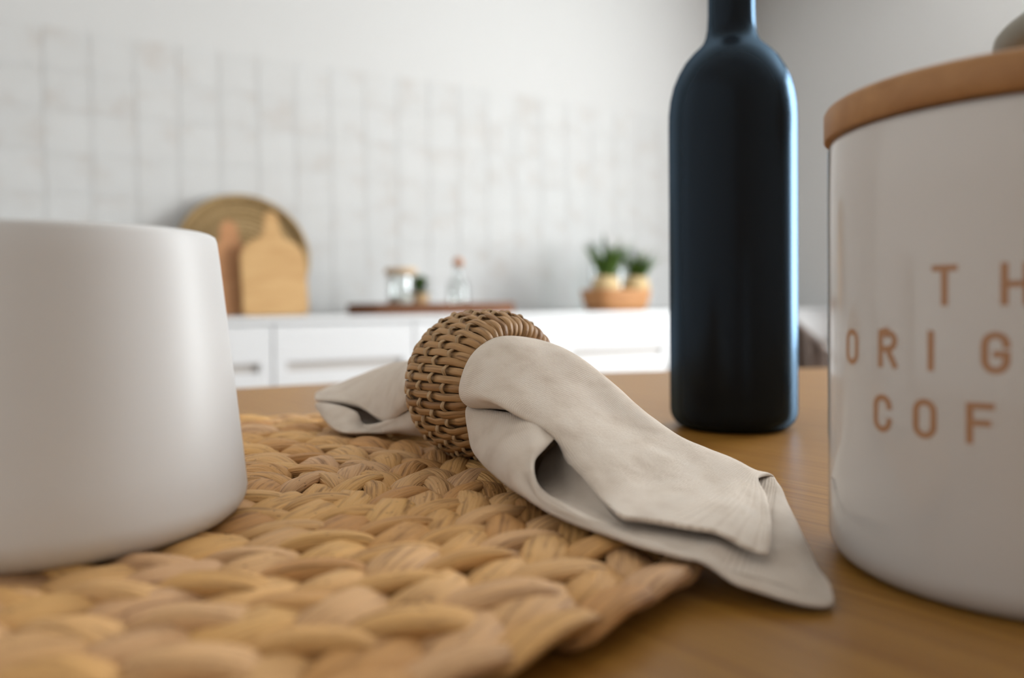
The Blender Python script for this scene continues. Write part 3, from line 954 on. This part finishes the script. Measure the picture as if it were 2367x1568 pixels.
SM = [strip_mesh(0), strip_mesh(1)]
for i in range(NSTR):
    link('strip', SM[i % 2], None, ring, True, Matrix.Rotation(2 * PI * i / NSTR + rnd.uniform(-.012, .012), 4, 'X') @ Matrix.Rotation(rnd.uniform(-.025, .025), 4, 'Z'))
for k, ca in enumerate(CORDS):
    bm = bmesh.new()
    uvl = bm.loops.layers.uv.new('UVMap')
    nseg, sec = NSTR * 6, 8
    rings = []
    _, ra0 = section(math.acos(max(-1, min(1, math.copysign((abs(ca) / HS) ** (1 / .62), ca)))))
    for i in range(nseg):
        a = 2 * PI * i / nseg
        par = math.cos(NSTR / 2 * a)                       # +1 on even strips
        sgn = (1 if k % 2 == 0 else -1)
        r__ = ra0 + .00085 + .00105 * par * sgn
        rings.append([bm.verts.new((ca + .00105 * math.cos(2 * PI * q / sec), -(r__ + .0006 * math.sin(2 * PI * q / sec)) * math.sin(a), (r__ + .0006 * math.sin(2 * PI * q / sec)) * math.cos(a))) for q in range(sec)])
    for i in range(nseg):
        for q in range(sec):
            f = bm.faces.new((rings[i][q], rings[(i + 1) % nseg][q], rings[(i + 1) % nseg][(q + 1) % sec], rings[i][(q + 1) % sec]))
            for lp_, (aa, c) in zip(f.loops, ((i, q), (i + 1, q), (i + 1, q + 1), (i, q + 1))):
                lp_[uvl].uv = (aa / 12, c / sec)
    link('cord', from_bm(bm, 'cord'), M['cane'], ring)
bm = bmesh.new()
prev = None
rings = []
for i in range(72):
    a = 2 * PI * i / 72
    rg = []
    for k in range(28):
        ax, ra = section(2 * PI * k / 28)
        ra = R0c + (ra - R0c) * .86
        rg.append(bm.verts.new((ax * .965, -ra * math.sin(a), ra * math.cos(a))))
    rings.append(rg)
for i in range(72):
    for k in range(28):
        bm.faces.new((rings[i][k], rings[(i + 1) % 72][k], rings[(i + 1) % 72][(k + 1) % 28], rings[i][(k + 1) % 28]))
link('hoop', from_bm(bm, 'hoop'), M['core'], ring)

# ------------------------------------------------------------------ linen napkin pulled through the ring
# stations along the napkin; each is a cross-section of a folded sheet:
# 0 near lip .. 3 lowest near edge .. 5 far underside .. 6 far fold .. 9 rolled near edge .. 11 free edge of the upper flap
def loop_at(off, rx, rz):
    out = []
    for a, f in ((185, .30), (196, .93), (222, 1), (262, 1), (305, 1), (350, 1), (30, 1), (75, 1), (118, 1), (155, 1), (176, .93), (180, .45)):
        ar = math.radians(a)
        out.append(RC + AX * off + BX * (rx * f * math.cos(ar)) + Vector((0, 0, rz * f * math.sin(ar))))
    return out
def st(pts):
    return [at_y(*p) for p in pts]
ST = [
    st([(735, 930, .415), (730, 935, .413), (730, 938, .412), (735, 945, .412), (745, 940, .42), (742, 915, .432), (733, 912, .432), (729, 914, .428), (727, 918, .422), (727, 922, .418), (730, 925, .417), (733, 926, .418)]),
    st([(765, 934, .405), (758, 947, .40), (756, 962, .396), (766, 984, .39), (800, 965, .415), (815, 910, .445), (768, 893, .445), (765, 900, .432), (765, 912, .42), (768, 922, .412), (774, 927, .41), (779, 930, .412)]),
    st([(822, 952, .395), (812, 966, .39), (804, 985, .382), (811, 1008, .377), (860, 985, .41), (880, 905, .44), (825, 875, .44), (818, 888, .425), (820, 908, .41), (828, 930, .40), (836, 940, .398), (842, 944, .40)]),
    st([(850, 985, .385), (850, 990, .382), (860, 997, .378), (882, 1004, .376), (930, 990, .40), (960, 900, .43), (900, 850, .43), (876, 868, .41), (870, 915, .39), (882, 957, .378), (888, 970, .375), (890, 974, .377)]),
    st([(985, 950, .352), (955, 948, .353), (940, 965, .356), (950, 993, .356), (1010, 1000, .365), (1060, 900, .385), (1030, 825, .385), (985, 822, .377), (950, 845, .365), (925, 895, .358), (925, 935, .354), (940, 950, .354)]),
    loop_at(-.017, .0195, .0190),
    loop_at(.008, .0190, .0190),
    st([(1140, 948, .287), (1092, 950, .286), (1086, 1000, .284), (1108, 1052, .280), (1210, 1080, .30), (1290, 960, .322), (1262, 805, .322), (1185, 780, .304), (1100, 820, .292), (1066, 900, .287), (1082, 936, .286), (1120, 936, .290)]),
    st([(1265, 985, .268), (1205, 968, .263), (1140, 1025, .262), (1165, 1112, .252), (1260, 1110, .275), (1370, 1005, .31), (1345, 836, .305), (1270, 842, .29), (1180, 875, .276), (1128, 920, .268), (1165, 940, .267), (1225, 955, .272)]),
    st([(1285, 1012, .256), (1228, 1030, .247), (1183, 1075, .243), (1215, 1150, .236), (1320, 1140, .26), (1440, 1045, .30), (1428, 900, .298), (1365, 925, .28), (1292, 952, .265), (1245, 978, .258), (1268, 998, .257), (1298, 1003, .262)]),
    st([(1236, 1062, .243), (1224, 1084, .238), (1226, 1122, .234), (1262, 1178, .226), (1370, 1158, .245), (1490, 1085, .29), (1495, 960, .29), (1430, 985, .272), (1365, 1010, .257), (1322, 1032, .250), (1310, 1046, .249), (1308, 1058, .250)]),
    st([(1243, 1122, .232), (1246, 1143, .228), (1262, 1165, .224), (1335, 1213, .214), (1430, 1188, .232), (1560, 1100, .28), (1577, 1016, .28), (1505, 1035, .262), (1435, 1065, .246), (1385, 1093, .237), (1368, 1106, .234), (1362, 1118, .234)]),
    st([(1300, 1168, .220), (1320, 1188, .215), (1345, 1205, .211), (1430, 1251, .203), (1510, 1230, .215), (1640, 1120, .28), (1642, 1041, .278), (1570, 1075, .255), (1490, 1120, .235), (1435, 1155, .223), (1414, 1177, .218), (1408, 1190, .217)]),
    st([(1400, 1214, .208), (1425, 1224, .205), (1450, 1234, .203), (1530, 1287, .195), (1590, 1266, .208), (1700, 1122, .275), (1697, 1063, .272), (1630, 1100, .25), (1560, 1150, .228), (1490, 1195, .213), (1456, 1212, .208), (1440, 1221, .207)]),
    st([(1510, 1249, .200), (1540, 1263, .198), (1570, 1281, .196), (1640, 1328, .191), (1680, 1290, .205), (1752, 1115, .27), (1735, 1090, .266), (1680, 1135, .245), (1615, 1185, .225), (1555, 1220, .211), (1530, 1231, .207), (1515, 1237, .206)]),
    st([(1620, 1291, .194), (1650, 1306, .1925), (1680, 1321, .191), (1740, 1360, .187), (1760, 1300, .203), (1795, 1114, .268), (1752, 1106, .262), (1772, 1150, .245), (1784, 1200, .225), (1784, 1240, .21), (1781, 1266, .203), (1778, 1281, .199)]),
    st([(1740, 1334, .189), (1765, 1344, .188), (1790, 1354, .187), (1830, 1385, .1835), (1840, 1310, .201), (1822, 1168, .25)]),
    st([(1850, 1369, .186), (1865, 1376, .185), (1880, 1383, .184), (1896, 1401, .1825), (1895, 1345, .195), (1868, 1272, .217)]),
    st([(1912, 1385, .1845), (1917, 1388, .1842), (1921, 1391, .184), (1925, 1396, .1835), (1927, 1385, .186), (1915, 1352, .192)]),
]
NFULL = max(i for i, s_ in enumerate(ST) if len(s_) == 12)
US, VS = 9, 7
rows = []
for iu in range((len(ST) - 1) * US + 1):
    u = iu / US
    ncol = 12 if u <= NFULL + 1e-6 else 6
    ctrl = []
    for c in range(ncol):
        colp = [s_[c] for s_ in ST if len(s_) > c]
        ctrl.append(catmull(colp, min(u, len(colp) - 1)))
    rows.append([catmull(ctrl, iv / VS) for iv in range((ncol - 1) * VS + 1)])
# a little slack in the cloth
for iu, row in enumerate(rows):
    for iv, p in enumerate(row):
        n_ = noise.noise(Vector((p.x * 55, p.y * 55, p.z * 70))) * .0009 + noise.noise(p * 170) * .00025
        q_ = math.hypot(p.x - MC[0], p.y - MC[1])
        k_ = max(0, min(1, (q_ - .178) / .016))
        low = .0126 - .0026 * max(0, min(1, (q_ - .155) / .020))
        low += (.0012 - low) * k_ * k_ * (3 - 2 * k_)
        if iv > 5.5 * VS:
            low += .0042                     # the upper flap lies on the lower layer
        p.z += n_
        dz = p.z - (TABLE_Z + low)
        if dz < .002:
            p.z = TABLE_Z + low + .002 * math.exp(min(0, (dz - .002) / .002))
bm = bmesh.new()
uvl = bm.loops.layers.uv.new('UVMap')
vs = [[bm.verts.new(p) for p in row] for row in rows]
# arc-length coordinates so that the weave keeps its size
mid = 40
ul_ = [0.0]
for a, c in zip(rows, rows[1:]):
    k = min(mid, len(a) - 1, len(c) - 1)
    ul_.append(ul_[-1] + (a[k] - c[k]).length)
vl_ = []
for row in rows:
    acc = [0.0]
    for a, c in zip(row, row[1:]):
        acc.append(acc[-1] + (a - c).length)
    k0 = min(35, len(acc) - 1)
    vl_.append([x - acc[k0] for x in acc])
for iu in range(len(rows) - 1):
    n_ = min(len(rows[iu]), len(rows[iu + 1]))
    for iv in range(n_ - 1):
        f = bm.faces.new((vs[iu][iv], vs[iu + 1][iv], vs[iu + 1][iv + 1], vs[iu][iv + 1]))
        for lp_, (a, c) in zip(f.loops, ((iu, iv), (iu + 1, iv), (iu + 1, iv + 1), (iu, iv + 1))):
            lp_[uvl].uv = (ul_[a], vl_[a][c])
# an inner fold of the same cloth, seen in the mouth of the open pleat
inner = [st([(1300, 1000, .266), (1318, 1056, .254), (1370, 1114, .238), (1415, 1186, .220), (1450, 1219, .209)]),
         st([(1288, 1025, .271), (1288, 1088, .261), (1316, 1136, .246), (1372, 1183, .226), (1438, 1218, .212)]),
         st([(1262, 1050, .274), (1240, 1105, .267), (1258, 1152, .245), (1326, 1195, .222), (1416, 1228, .2105)])]
ig = []
for i in range(17):
    ctrl = [catmull(r_, i / 4) for r_ in inner]
    ig.append([bm.verts.new(catmull(ctrl, j / 6)) for j in range(13)])
for i in range(16):
    for j in range(12):
        f = bm.faces.new((ig[i][j], ig[i + 1][j], ig[i + 1][j + 1], ig[i][j + 1]))
        for lp_, (a, c) in zip(f.loops, ((i, j), (i + 1, j), (i + 1, j + 1), (i, j + 1))):
            lp_[uvl].uv = (a * .0045, c * .0016)
org = Vector((RC.x, RC.y, TABLE_Z))
bmesh.ops.translate(bm, vec=-org, verts=bm.verts)
o = link('napkin', from_bm(bm, 'napkin'), M['linen'], None)
o.location = org
sd = o.modifiers.new('thickness', 'SOLIDIFY')
sd.thickness = .0013
sd.offset = 0
sb = o.modifiers.new('soft', 'SUBSURF')
sb.levels = sb.render_levels = 1
tag(o, 'natural linen napkin folded and drawn through the rattan ring', 'napkin')
